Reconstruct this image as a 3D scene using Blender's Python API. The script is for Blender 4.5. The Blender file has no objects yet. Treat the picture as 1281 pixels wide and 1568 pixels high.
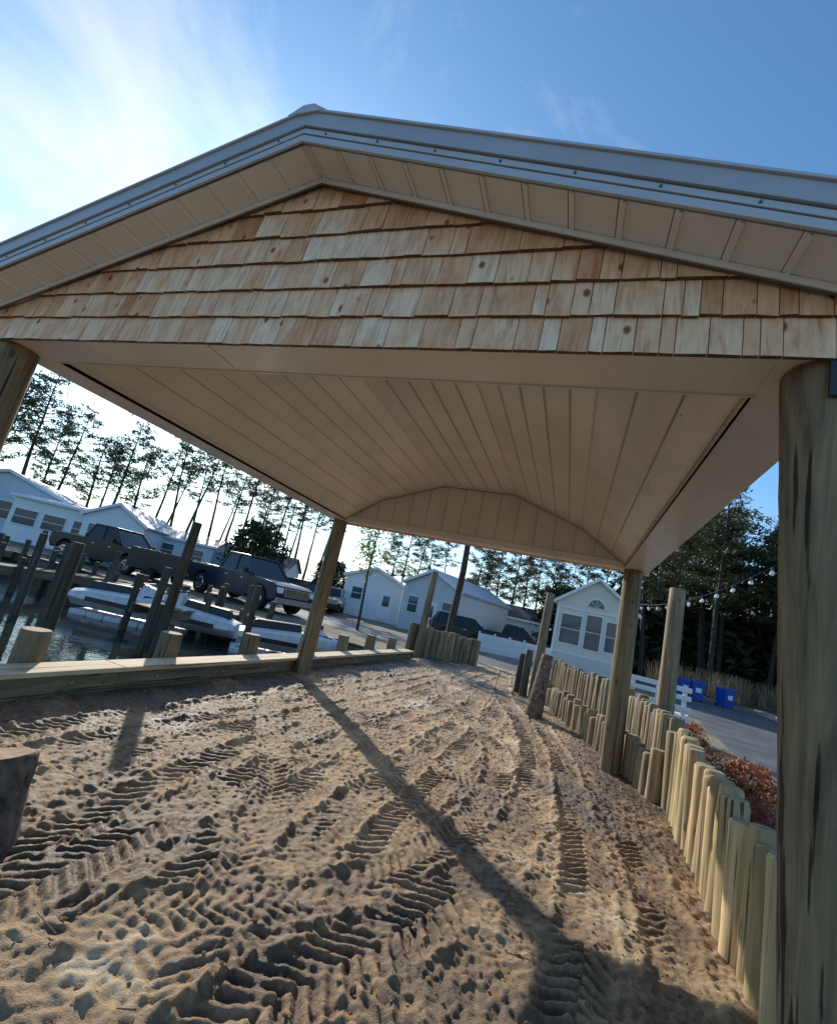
import bpy, bmesh, math, random
import numpy as np
from mathutils import Vector, Matrix
random.seed(7); rng=np.random.default_rng(7)
scene=bpy.context.scene
R=math.radians

# ------------------------------------------------------------------ materials
def new_mat(name):
    m=bpy.data.materials.new(name); m.use_nodes=True
    nt=m.node_tree; b=nt.nodes['Principled BSDF']
    return m,nt,b
def ramp(nt,stops):
    r=nt.nodes.new('ShaderNodeValToRGB'); cr=r.color_ramp
    while len(cr.elements)<len(stops): cr.elements.new(0.5)
    for e,(p,c) in zip(cr.elements,stops):
        e.position=p; e.color=(c[0],c[1],c[2],1)
    return r
def coords(nt,scale=(1,1,1)):
    tc=nt.nodes.new('ShaderNodeTexCoord'); mp=nt.nodes.new('ShaderNodeMapping')
    mp.inputs['Scale'].default_value=scale
    nt.links.new(tc.outputs['Object'],mp.inputs['Vector']); return mp.outputs['Vector']
def noise(nt,vec,scale,detail=5,rough=.55,dist=0):
    n=nt.nodes.new('ShaderNodeTexNoise'); n.inputs['Scale'].default_value=scale
    n.inputs['Detail'].default_value=detail; n.inputs['Roughness'].default_value=rough
    n.inputs['Distortion'].default_value=dist
    nt.links.new(vec,n.inputs['Vector']); return n.outputs['Fac']
def mixc(nt,f,a,b,mode='MIX'):
    m=nt.nodes.new('ShaderNodeMix'); m.data_type='RGBA'; m.blend_type=mode
    for s,v in ((m.inputs[0],f),(m.inputs[6],a),(m.inputs[7],b)):
        if isinstance(v,bpy.types.NodeSocket): nt.links.new(v,s)
        elif isinstance(v,(int,float)): s.default_value=v
        else: s.default_value=(v[0],v[1],v[2],1)
    return m.outputs[2]
def mathn(nt,op,a,b=None,clamp=False):
    m=nt.nodes.new('ShaderNodeMath'); m.operation=op; m.use_clamp=clamp
    for i,v in enumerate((a,b)):
        if v is None: continue
        if isinstance(v,bpy.types.NodeSocket): nt.links.new(v,m.inputs[i])
        else: m.inputs[i].default_value=v
    return m.outputs[0]
def attr(nt,name):
    a=nt.nodes.new('ShaderNodeAttribute'); a.attribute_name=name; return a
def bump(nt,b,h,strength=.3,dist=.01):
    n=nt.nodes.new('ShaderNodeBump'); n.inputs['Strength'].default_value=strength
    n.inputs['Distance'].default_value=dist
    nt.links.new(h,n.inputs['Height']); nt.links.new(n.outputs[0],b.inputs['Normal'])
def plain(name,c,rough=.6,metal=0,var=.12,scale=6,bmp=0,trans=0):
    m,nt,b=new_mat(name); v=coords(nt); n=noise(nt,v,scale,4)
    c2=tuple(x*(1-var*1.6) for x in c); c1=tuple(min(1,x*(1+var)) for x in c)
    r=ramp(nt,[(.3,c2),(.7,c1)]); nt.links.new(n,r.inputs[0])
    nt.links.new(r.outputs[0],b.inputs['Base Color'])
    b.inputs['Roughness'].default_value=rough; b.inputs['Metallic'].default_value=metal
    if bmp: bump(nt,b,noise(nt,v,scale*12,4),bmp)
    return m
def wood(name,dark,mid,light,axis='z',rough=.8,green=None,cscale=1.0,tintamt=.5,bmp=.5,crack=.37):
    m,nt,b=new_mat(name)
    s={'z':(14,14,.9),'y':(14,.9,14),'x':(.9,14,14)}[axis]
    s=tuple(q*cscale for q in s)
    v=coords(nt,s); n=noise(nt,v,1.6,7,.65,.6)
    r=ramp(nt,[(.28,dark),(.5,mid),(.72,light)]); nt.links.new(n,r.inputs[0])
    col=r.outputs[0]
    v2=coords(nt,(1,1,.5)) 
    if green:
        g=noise(nt,v2,3.2,4); gr=ramp(nt,[(.42,(0,0,0)),(.62,(1,1,1))]); nt.links.new(g,gr.inputs[0])
        col=mixc(nt,mathn(nt,'MULTIPLY',gr.outputs[0],.6),col,green)
    s2={'z':(30,30,.55),'y':(30,.55,30),'x':(.55,30,30)}[axis]
    ck=noise(nt,coords(nt,s2),1.0,3,.5); cr=ramp(nt,[(crack-.05,(.16,.13,.11)),(crack,(1,1,1))]); nt.links.new(ck,cr.inputs[0])
    col=mixc(nt,1.0,col,cr.outputs[0],'MULTIPLY')
    kn=nt.nodes.new('ShaderNodeTexVoronoi'); kn.inputs['Scale'].default_value=1.0
    s3={'z':(5,5,2.2),'y':(5,2.2,5),'x':(2.2,5,5)}[axis]
    nt.links.new(coords(nt,s3),kn.inputs['Vector'])
    kr=ramp(nt,[(.07,(.3,.2,.13)),(.12,(1,1,1))]); nt.links.new(kn.outputs['Distance'],kr.inputs[0])
    col=mixc(nt,.8,col,kr.outputs[0],'MULTIPLY')
    t=attr(nt,'tint'); tv=mathn(nt,'MULTIPLY_ADD',t.outputs['Fac'],tintamt); 
    tv.node.inputs[2].default_value=1-tintamt/2
    cc=nt.nodes.new('ShaderNodeCombineColor')
    for i in range(3): nt.links.new(tv,cc.inputs[i])
    col=mixc(nt,1.0,col,cc.outputs[0],'MULTIPLY')
    nt.links.new(col,b.inputs['Base Color']); b.inputs['Roughness'].default_value=rough
    h=mathn(nt,'ADD',n,mathn(nt,'MULTIPLY',cr.outputs[0],.8))
    bump(nt,b,h,bmp,.012)
    return m

M={}
M['post']=wood('post_wood',(.07,.047,.026),(.20,.145,.08),(.36,.265,.155),'z',green=(.145,.135,.07),bmp=1.0,crack=.395)
M['pile']=wood('pile_wood',(.08,.06,.038),(.22,.165,.10),(.38,.295,.19),'z',green=(.15,.14,.08),crack=.39)
M['piledark']=wood('shaded_pile_wood',(.03,.025,.018),(.075,.06,.045),(.15,.125,.09),'z',green=(.05,.055,.032))  # dark copy of pile wood; backlit shade is put into its colour
M['stake']=wood('stake_wood',(.25,.16,.075),(.48,.34,.175),(.66,.50,.29),'z',green=(.32,.285,.14),tintamt=.7,crack=.385)
M['stakeold']=wood('stake_wood_weathered',(.10,.073,.042),(.25,.185,.105),(.42,.32,.195),'z',green=(.155,.145,.082),tintamt=.7,crack=.385)
M['endgrain']=plain('end_grain',(.38,.28,.17),.85,var=.3,scale=25)
M['timbery']=wood('timber_y',(.09,.075,.045),(.20,.16,.10),(.32,.265,.175),'y',green=(.13,.14,.075))
M['capy']=wood('cap_board',(.33,.25,.15),(.55,.43,.27),(.70,.58,.40),'y',crack=.40)
M['timberx']=wood('timber_x',(.06,.052,.035),(.15,.125,.085),(.25,.21,.15),'x',green=(.1,.11,.06))
M['planks']=wood('plank_wood',(.04,.036,.025),(.10,.083,.06),(.17,.145,.1),'z',green=(.05,.06,.035))
M['bark']=plain('pine_bark',(.065,.047,.036),.9,var=.5,scale=9)
M['logbark']=plain('log_bark',(.17,.13,.10),.9,var=.5,scale=14,bmp=.9)
M['logend']=plain('log_cut_face',(.34,.20,.11),.85,var=.35,scale=18,bmp=.5)

def tan_mat(name,c,rough=.38):
    m,nt,b=new_mat(name); v=coords(nt); n=noise(nt,v,1.3,4)
    r=ramp(nt,[(.3,tuple(x*.9 for x in c)),(.7,tuple(x*1.06 for x in c))]); nt.links.new(n,r.inputs[0])
    nt.links.new(r.outputs[0],b.inputs['Base Color']); b.inputs['Roughness'].default_value=rough
    bump(nt,b,noise(nt,v,2.5,3),.35,.03); return m
M['tan']=tan_mat('tan_panel',(.70,.66,.60),.22)
M['soffit']=tan_mat('tan_soffit',(.85,.80,.73),.45)
M['beamwrap']=tan_mat('tan_beam_wrap',(.76,.71,.63),.22)
M['fascia']=plain('grey_fascia_metal',(.51,.52,.53),.4,.15,var=.05,scale=2)
M['roofmetal']=plain('grey_roof_metal',(.44,.45,.46),.4,.2,var=.06,scale=2)
M['darktrim']=plain('dark_trim',(.12,.115,.11),.5)
M['seam']=plain('panel_seam',(.26,.24,.21),.6)
M['black']=plain('black_steel',(.02,.02,.022),.4,var=.2)
M['steel']=plain('galvanised_steel',(.5,.5,.5),.35,.9)

def cedar():
    m,nt,b=new_mat('cedar_shingle')
    t=attr(nt,'tint'); t2=attr(nt,'tint2')
    tc=nt.nodes.new('ShaderNodeTexCoord'); off=nt.nodes.new('ShaderNodeCombineXYZ')
    nt.links.new(mathn(nt,'MULTIPLY',t2.outputs['Fac'],37.0),off.inputs[0])
    nt.links.new(mathn(nt,'MULTIPLY',t.outputs['Fac'],53.0),off.inputs[2])
    va=nt.nodes.new('ShaderNodeVectorMath'); va.operation='ADD'
    nt.links.new(tc.outputs['Object'],va.inputs[0]); nt.links.new(off.outputs[0],va.inputs[1])
    def mp(s):
        q=nt.nodes.new('ShaderNodeMapping'); q.inputs['Scale'].default_value=s
        nt.links.new(va.outputs[0],q.inputs['Vector']); return q.outputs[0]
    n=noise(nt,mp((34,34,1.6)),1.0,7,.62,1.0)
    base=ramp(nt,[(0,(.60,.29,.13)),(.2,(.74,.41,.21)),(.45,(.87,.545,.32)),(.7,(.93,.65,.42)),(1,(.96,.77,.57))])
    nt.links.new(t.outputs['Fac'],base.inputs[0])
    g=ramp(nt,[(.3,(.70,.54,.44)),(.52,(1,1,1)),(.75,(1.06,1.1,1.1))]); nt.links.new(n,g.inputs[0])
    col=mixc(nt,1.0,base.outputs[0],g.outputs[0],'MULTIPLY')
    big=noise(nt,mp((7,7,4)),1.0,4); br=ramp(nt,[(.38,(.84,.64,.52)),(.55,(1,1,1))]); nt.links.new(big,br.inputs[0])
    col=mixc(nt,.7,col,br.outputs[0],'MULTIPLY')
    vo=nt.nodes.new('ShaderNodeTexVoronoi'); vo.inputs['Scale'].default_value=1; nt.links.new(mp((7.5,2,5.0)),vo.inputs['Vector'])
    kr=ramp(nt,[(.06,(.14,.05,.03)),(.095,(.42,.2,.1)),(.15,(1,1,1))]); nt.links.new(vo.outputs['Distance'],kr.inputs[0])
    col=mixc(nt,.9,col,kr.outputs[0],'MULTIPLY')
    nt.links.new(col,b.inputs['Base Color']); b.inputs['Roughness'].default_value=.7
    bump(nt,b,n,.4,.004); return m
M['cedar']=cedar()
M['buttshade']=plain('cedar_butt_shade',(.16,.085,.045),.9,var=.3,scale=30)  # undersides coloured dark as painted shade, against warm ground bounce

def sand():
    m,nt,b=new_mat('sandy_soil'); v=coords(nt)
    w=attr(nt,'wet_shade'); n1=noise(nt,v,1.7,8,.68,.6); n2=noise(nt,v,30,6,.75); n3=noise(nt,v,140,3,.7)  # mask holds damp patches plus painted shade
    f=mathn(nt,'ADD',w.outputs['Fac'],mathn(nt,'MULTIPLY',mathn(nt,'SUBTRACT',n1,.5),1.9))
    f=mathn(nt,'ADD',f,mathn(nt,'MULTIPLY',mathn(nt,'SUBTRACT',n2,.5),.7),True)
    r=ramp(nt,[(0,(.72,.57,.40)),(.25,(.56,.395,.235)),(.52,(.37,.235,.125)),(.78,(.19,.112,.06)),(1,(.10,.06,.036))])
    nt.links.new(f,r.inputs[0]); nt.links.new(r.outputs[0],b.inputs['Base Color'])
    rr=ramp(nt,[(.3,(.85,.85,.85)),(.9,(.55,.55,.55))]); nt.links.new(f,rr.inputs[0]); nt.links.new(rr.outputs[0],b.inputs['Roughness'])
    h=mathn(nt,'ADD',n2,mathn(nt,'MULTIPLY',n3,.4)); bump(nt,b,h,1.0,.02); return m
M['sand']=sand()
def groundm():
    m,nt,b=new_mat('rough_ground'); v=coords(nt); n=noise(nt,v,.35,7,.6); n2=noise(nt,v,9,5,.7)
    f=mathn(nt,'ADD',n,mathn(nt,'MULTIPLY',mathn(nt,'SUBTRACT',n2,.5),.5))
    r=ramp(nt,[(.35,(.10,.085,.05)),(.5,(.2,.165,.11)),(.62,(.3,.25,.18)),(.75,(.34,.3,.24))])
    nt.links.new(f,r.inputs[0]); nt.links.new(r.outputs[0],b.inputs['Base Color']); b.inputs['Roughness'].default_value=.95
    bump(nt,b,n2,.8,.05); return m
M['ground']=groundm()
def asph():
    m,nt,b=new_mat('asphalt'); v=coords(nt); n=noise(nt,v,.8,7,.6); n2=noise(nt,v,60,4,.7)
    f=mathn(nt,'ADD',n,mathn(nt,'MULTIPLY',mathn(nt,'SUBTRACT',n2,.5),.4))
    r=ramp(nt,[(.3,(.055,.06,.066)),(.7,(.14,.145,.155))]); nt.links.new(f,r.inputs[0])
    nt.links.new(r.outputs[0],b.inputs['Base Color']); b.inputs['Roughness'].default_value=.75; bump(nt,b,n2,.5,.01); return m
M['asphalt']=asph()
M['concrete']=plain('concrete',(.38,.36,.33),.85,var=.2,scale=5,bmp=.3)
def waterm():
    m,nt,b=new_mat('lagoon_water'); v=coords(nt)
    b.inputs['Base Color'].default_value=(.02,.028,.026,1); b.inputs['Roughness'].default_value=.03
    b.inputs['IOR'].default_value=1.33
    h=mathn(nt,'ADD',noise(nt,v,1.5,3),mathn(nt,'MULTIPLY',noise(nt,v,7,3),.3)); bump(nt,b,h,.2,.04); return m
M['water']=waterm()
def leafm(name,c1,c2,trans=.25):
    m,nt,b=new_mat(name); t=attr(nt,'tint'); r=ramp(nt,[(0,c1),(1,c2)]); nt.links.new(t.outputs['Fac'],r.inputs[0])
    nt.links.new(r.outputs[0],b.inputs['Base Color']); b.inputs['Roughness'].default_value=.6
    if trans:
        tr=nt.nodes.new('ShaderNodeBsdfTranslucent'); nt.links.new(r.outputs[0],tr.inputs[0])
        mx=nt.nodes.new('ShaderNodeMixShader'); mx.inputs[0].default_value=trans
        nt.links.new(b.outputs[0],mx.inputs[1]); nt.links.new(tr.outputs[0],mx.inputs[2])
        nt.links.new(mx.outputs[0],nt.nodes['Material Output'].inputs[0])
    return m
M['needle']=leafm('pine_needles',(.026,.036,.010),(.115,.125,.036),.2)
M['darkleaf']=leafm('evergreen_leaves',(.010,.02,.007),(.055,.07,.024),0)
M['limeleaf']=leafm('young_leaves',(.12,.17,.03),(.26,.32,.08),.45)
M['redleaf']=leafm('red_shrub_leaves',(.15,.045,.02),(.40,.14,.06),.3)
M['drygrass']=leafm('dry_grass_blades',(.22,.16,.09),(.50,.38,.23),.3)
M['glass']=plain('window_glass',(.05,.09,.11),.06,0,var=.2,scale=.7)
M['carglass']=plain('tinted_car_glass',(.012,.016,.02),.12,0,var=.2,scale=.7)
M['white']=plain('white_vinyl',(.78,.79,.80),.5,var=.03)
M['whiteplastic']=plain('white_plastic',(.66,.67,.68),.4,var=.12)
def siding(name,c,step=.11):
    m,nt,b=new_mat(name); tc=nt.nodes.new('ShaderNodeTexCoord'); sx=nt.nodes.new('ShaderNodeSeparateXYZ')
    nt.links.new(tc.outputs['Object'],sx.inputs[0])
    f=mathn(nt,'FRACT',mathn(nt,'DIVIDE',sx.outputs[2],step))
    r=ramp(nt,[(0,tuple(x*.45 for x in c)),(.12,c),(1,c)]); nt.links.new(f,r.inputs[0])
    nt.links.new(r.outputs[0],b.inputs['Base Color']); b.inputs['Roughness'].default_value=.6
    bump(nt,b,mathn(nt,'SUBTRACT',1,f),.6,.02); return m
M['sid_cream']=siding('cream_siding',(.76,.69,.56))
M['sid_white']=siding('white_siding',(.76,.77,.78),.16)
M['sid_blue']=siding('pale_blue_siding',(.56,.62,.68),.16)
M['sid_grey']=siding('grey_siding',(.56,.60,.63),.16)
M['shingleroof']=plain('asphalt_shingle_roof',(.12,.11,.11),.9,var=.3,scale=8)
M['bluegreyroof']=plain('blue_grey_roof',(.35,.40,.46),.6,var=.15,scale=4)
M['paint_navy']=plain('navy_paint',(.006,.016,.042),.3,0,var=.1)
M['paint_black']=plain('black_paint',(.006,.006,.007),.35,0,var=.1)
M['paint_silver']=plain('silver_paint',(.45,.47,.5),.25,.5,var=.05)
M['tyre']=plain('tyre_rubber',(.02,.02,.02),.85,var=.2)
M['chrome']=plain('chrome',(.65,.66,.68),.15,1.0,var=.05)
M['lamp']=plain('headlamp_lens',(.8,.82,.85),.1,var=.03)
M['bluebin']=plain('blue_bin_plastic',(.01,.07,.42),.4,var=.1)
M['bulb']=plain('bulb_glass',(.85,.85,.82),.15,var=.03)
M['red']=plain('red_plastic',(.4,.03,.02),.4,var=.05)

# ------------------------------------------------------------------ mesh builder
class MB:
    def __init__(s): s.v=[];s.f=[];s.m=[];s.t=[];s.t2=[];s.mats=[]
    def mi(s,k):
        if k not in s.mats: s.mats.append(k)
        return s.mats.index(k)
    def add(s,vs,fs,mat,tint=None):
        o=len(s.v); s.v+= [tuple(p) for p in vs]; i=s.mi(mat)
        t=random.random() if tint is None else tint; t2=random.random()
        for f in fs: s.f.append([o+q for q in f]); s.m.append(i); s.t.append(t); s.t2.append(t2)
    def box(s,a,b,mat,tint=None,mtx=None):
        x0,y0,z0=a;x1,y1,z1=b
        vs=[(x0,y0,z0),(x1,y0,z0),(x1,y1,z0),(x0,y1,z0),(x0,y0,z1),(x1,y0,z1),(x1,y1,z1),(x0,y1,z1)]
        if mtx is not None: vs=[mtx@Vector(p) for p in vs]
        s.add(vs,[(0,3,2,1),(4,5,6,7),(0,1,5,4),(1,2,6,5),(2,3,7,6),(3,0,4,7)],mat,tint)
    def hexa(s,vs,mat,tint=None):
        s.add(vs,[(0,3,2,1),(4,5,6,7),(0,1,5,4),(1,2,6,5),(2,3,7,6),(3,0,4,7)],mat,tint)
    def cyl(s,p0,p1,r0,r1=None,n=12,mat='post',capmat=None,tint=None,rings=1,jit=0,bend=0,chamfer=0):
        r1=r0 if r1 is None else r1
        p0=Vector(p0);p1=Vector(p1);d=(p1-p0);L=d.length;d.normalize()
        a=Vector((1,0,0)) if abs(d.x)<.9 else Vector((0,1,0))
        u=d.cross(a).normalized(); w=d.cross(u)
        t=random.random() if tint is None else tint
        vs=[];fs=[]
        ts=[i/rings for i in range(rings+1)]
        if chamfer: ts=ts[:-1]+[1-chamfer/L,1.0]
        ph=random.random()*6
        K=len(ts)
        for k,q in enumerate(ts):
            r=r0+(r1-r0)*q
            if chamfer and k==K-1: r-=chamfer*.8
            c=p0+d*L*q+u*bend*math.sin(q*3+ph)
            for i in range(n):
                th=2*math.pi*i/n
                rr=r*(1+jit*(math.sin(3*th+ph+q*2)*.5+math.sin(5*th-ph+q*5)*.3+random.uniform(-.3,.3)))
                vs.append(c+u*math.cos(th)*rr+w*math.sin(th)*rr)
        for k in range(K-1):
            for i in range(n):
                j=(i+1)%n; fs.append((k*n+i,k*n+j,(k+1)*n+j,(k+1)*n+i))
        s.add(vs,fs,mat,t)
        s.add(vs[-n:],[tuple(range(n))],capmat or mat,t)
        s.add(vs[:n],[tuple(reversed(range(n)))],capmat or mat,t)
    def quads(s,P,mat,T):
        o=len(s.v); i=s.mi(mat)
        s.v+= [tuple(p) for p in P.reshape(-1,3)]
        for k in range(len(P)):
            s.f.append([o+4*k,o+4*k+1,o+4*k+2,o+4*k+3]); s.m.append(i); s.t.append(float(T[k])); s.t2.append(0.5)
    def mesh(s,name,smooth=False):
        me=bpy.data.meshes.new(name); me.from_pydata(s.v,[],s.f)
        for k in s.mats: me.materials.append(M[k])
        me.polygons.foreach_set('material_index',s.m)
        a=me.attributes.new('tint','FLOAT','FACE'); a.data.foreach_set('value',s.t)
        a=me.attributes.new('tint2','FLOAT','FACE'); a.data.foreach_set('value',s.t2)
        if smooth:
            me.polygons.foreach_set('use_smooth',[True]*len(me.polygons))
        me.update(); return me
    def obj(s,name,parent=None,loc=(0,0,0),rot=0,smooth=False,bevel=0,autosm=None):
        me=s.mesh(name+'_mesh',smooth)
        if autosm: 
            me.polygons.foreach_set('use_smooth',[True]*len(me.polygons)); 
            try: me.set_sharp_from_angle(angle=R(autosm))
            except Exception: pass
        ob=bpy.data.objects.new(name,me); scene.collection.objects.link(ob)
        ob.location=loc; ob.rotation_euler=(0,0,rot)
        if bevel:
            md=ob.modifiers.new('bevel','BEVEL'); md.width=bevel; md.segments=2; md.limit_method='ANGLE'
        if parent: ob.parent=parent
        return ob
def empty(name,loc=(0,0,0),rot=0):
    e=bpy.data.objects.new(name,None); scene.collection.objects.link(e); e.location=loc; e.rotation_euler=(0,0,rot); return e

# ------------------------------------------------------------------ pavilion
W,D,H=4.92,5.43,2.767
pav=empty('pavilion')
XL,XR=-.15,5.12
XI,XJ=.18,4.78
YF,YB=-.12,5.58
YI,YJ=.20,5.27
AX=2.46; SL=.325; ZA=3.83
def zs(x): return ZA-SL*abs(x-AX)
def pavpost(x,y,nm,r=.15,dx=0):
    mb=MB(); mb.cyl((x+dx,y,-.3),(x,y,H-.002),r,r*.95,40,'post',rings=44,jit=.035,tint=random.uniform(.4,.7),bend=.012)
    mb.obj(nm,pav,autosm=60)
pavpost(-.02,.02,'post_front_left',.15,-.03); pavpost(W+.05,.03,'post_front_right',.152,.17)
pavpost(0.0,D,'post_rear_left',.135); pavpost(W,D,'post_rear_right',.135,.03)
mb=MB()
def ybeam(x0,x1):
    mb.box((x0,YF,H),(x1,YB,2.95),'beamwrap',.5)
mb.box((XI,YF,H),(XJ,YI,2.85),'beamwrap',.5)
mb.box((XI,YJ,H),(XJ,YB,2.85),'beamwrap',.5)
ybeam(XL,XI-.001); ybeam(XJ+.001,XR)
mb.box((XL-.012,YF,H+.03),(XL-.002,YB,2.9),'fascia',.5)
mb.box((XR+.002,YF,H+.03),(XR+.012,YB,2.9),'fascia',.5)
for x in (XI-.012,XJ+.001):
    mb.box((x,YI,H-.008),(x+.011,YJ,H+.03),'tan',.5)
for y in (YI-.012,YJ+.001):
    mb.box((XI,y,H-.008),(XJ,y+.011,H+.03),'tan',.5)
mb.box((XL,YF-.004,H-.01),(XR,YF+.012,H-.001),'tan',.5)
mb.box((1.93,YF+.013,H-.004),(1.945,YI-.013,H-.001),'tan',.5)
mb.obj('beams',pav,bevel=.004)
prof=[(XI,2.84),(.78,3.26),(1.86,3.66),(3.06,3.66),(4.12,3.28),(XJ,2.84)]
mb=MB()
for si,((xa,za),(xb,zb)) in enumerate(zip(prof[:-1],prof[1:])):
    mb.add([(xa,YI-.05,za),(xa,YJ+.05,za),(xb,YJ+.05,zb),(xb,YI-.05,zb)],[(0,1,2,3)],'tan',.5)
    L=math.hypot(xb-xa,zb-za); n=max(2,round(L/.23)); dx,dz=(xb-xa)/L,(zb-za)/L; nx,nz=dz,-dx
    for i in range(n+1):
        q=i/n*L; w2=.02
        def P(t,o,y): return (xa+dx*t+nx*o, y, za+dz*t+nz*o)
        a,b_=max(0,q-w2),min(L,q+w2); hh=.006 if si<2 else .02
        vs=[P(a,-.001,YI-.04),P(b_,-.001,YI-.04),P(b_,-.001,YJ+.04),P(a,-.001,YJ+.04),
            P(a+.006,hh,YI-.04),P(b_-.006,hh,YI-.04),P(b_-.006,hh,YJ+.04),P(a+.006,hh,YJ+.04)]
        if b_-a>.02: mb.hexa(vs,'tan',.5)
        if 0<i<n or (i==n and si<4):
            a=q+w2+.001; b_=a+.004; o=.0015
            if b_<L: mb.hexa([P(a,-.001,YI-.04),P(b_,-.001,YI-.04),P(b_,-.001,YJ+.04),P(a,-.001,YJ+.04),P(a,o,YI-.04),P(b_,o,YI-.04),P(b_,o,YJ+.04),P(a,o,YJ+.04)],'seam',.5)
        if i<n:
            for yy in (.8,2.0,3.2,4.4):
                mb.cyl(P(q+.05,-.001,yy),P(q+.05,.006,yy),.006,.005,6,'steel')
for y,sg in ((YJ+.02,-1),(YI-.02,1)):
    pts=[(x,y,z) for x,z in prof]; mb.add(pts,[tuple(range(len(pts)))],'tan',.5)
    x=XI+.25
    while x<XJ-.1:
        for (xa,za),(xb,zb) in zip(prof[:-1],prof[1:]):
            if xa<=x<xb: zt=za+(zb-za)*(x-xa)/(xb-xa)
        y0,y1=sorted((y,y+sg*.014)); mb.box((x-.009,y0,2.84),(x+.009,y1,zt-.01),'tan',.5)
        y0,y1=sorted((y,y+sg*.002)); mb.box((x+.010,y0,2.84),(x+.015,y1,zt-.01),'seam',.5); x+=.3
    for (xa,za),(xb,zb) in zip(prof[:-1],prof[1:]):
        y0,y1=sorted((y+sg*.015,y+sg*.035))
        mb.hexa([(xa,y0,za-.03),(xb,y0,zb-.03),(xb,y1,zb-.03),(xa,y1,za-.03),(xa,y0,za-.005),(xb,y0,zb-.005),(xb,y1,zb-.005),(xa,y1,za-.005)],'tan',.5)
        mb.hexa([(xa,y0+.001,za-.038),(xb,y0+.001,zb-.038),(xb,y1-.001,zb-.038),(xa,y1-.001,za-.038),(xa,y0+.001,za-.031),(xb,y0+.001,zb-.031),(xb,y1-.001,zb-.031),(xa,y1-.001,za-.031)],'darktrim',.5)
mb.obj('ceiling',pav)
mb=MB()
for y0,y1 in ((YF+.0,YF+.06),(YB-.06,YB)):
    for xa,xb in ((XL,AX),(AX,XR)):
        mb.hexa([(xa,y0,2.86),(xb,y0,2.86),(xb,y1,2.86),(xa,y1,2.86),(xa,y0,zs(xa)),(xb,y0,zs(xb)),(xb,y1,zs(xb)),(xa,y1,zs(xa))],'darktrim',.5)
mb.obj('gable_backing',pav)
OF=.385; EX=-.20; EX2=5.15
mb=MB()
y0,y1=-OF+.01,D+OF+.03
for xa,xb in ((EX,AX),(EX2,AX)):
    za_,zb_=zs(xa),zs(xb)
    mb.hexa([(xa,y0,za_+.07),(xb,y0,zb_+.07),(xb,y1,zb_+.07),(xa,y1,za_+.07),(xa,y0,za_+.13),(xb,y0,zb_+.13),(xb,y1,zb_+.13),(xa,y1,za_+.13)],'roofmetal',.5)
mb.obj('roof_deck',pav)
mb=MB()
for sgn,xe in ((-1,EX),(1,EX2)):
    L=abs(xe-AX)
    for ya,yb in ((-OF+.02,YF-.03),(YB+.01,D+OF)):
        n=round(L/.2)
        for i in range(n):
            a=i/n*L+.002; b_=(i+1)/n*L-.002
            xa,xb=AX+sgn*a,AX+sgn*b_
            mb.hexa([(xa,ya,zs(xa)),(xb,ya,zs(xb)),(xb,yb,zs(xb)),(xa,yb,zs(xa)),(xa,ya,zs(xa)+.015),(xb,ya,zs(xb)+.015),(xb,yb,zs(xb)+.015),(xa,yb,zs(xa)+.015)],'soffit',random.random())
            xc=AX+sgn*(a+.014); xd=AX+sgn*(a+.026)
            mb.hexa([(xc,ya,zs(xc)-.008),(xd,ya,zs(xd)-.008),(xd,yb,zs(xd)-.008),(xc,yb,zs(xc)-.008),(xc,ya,zs(xc)-.001),(xd,ya,zs(xd)-.001),(xd,yb,zs(xd)-.001),(xc,yb,zs(xc)-.001)],'soffit',.5)
        xa,xb=AX,xe
        mb.hexa([(xa,ya,zs(xa)+.017),(xb,ya,zs(xb)+.017),(xb,yb,zs(xb)+.017),(xa,yb,zs(xa)+.017),(xa,ya,zs(xa)+.02),(xb,ya,zs(xb)+.02),(xb,yb,zs(xb)+.02),(xa,yb,zs(xa)+.02)],'darktrim',.5)
    def strip(ya,yb,o0,o1,mat):
        mb.hexa([(AX,ya,ZA+o0),(xe,ya,zs(xe)+o0),(xe,yb,zs(xe)+o0),(AX,yb,ZA+o0),(AX,ya,ZA+o1),(xe,ya,zs(xe)+o1),(xe,yb,zs(xe)+o1),(AX,yb,ZA+o1)],mat,.5)
    strip(YF-.056,YF-.048,-.032,-.002,'soffit'); strip(YF-.0475,YF-.038,-.038,-.001,'darktrim')
mb.obj('rake_soffit',pav)
mb=MB()
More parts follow.
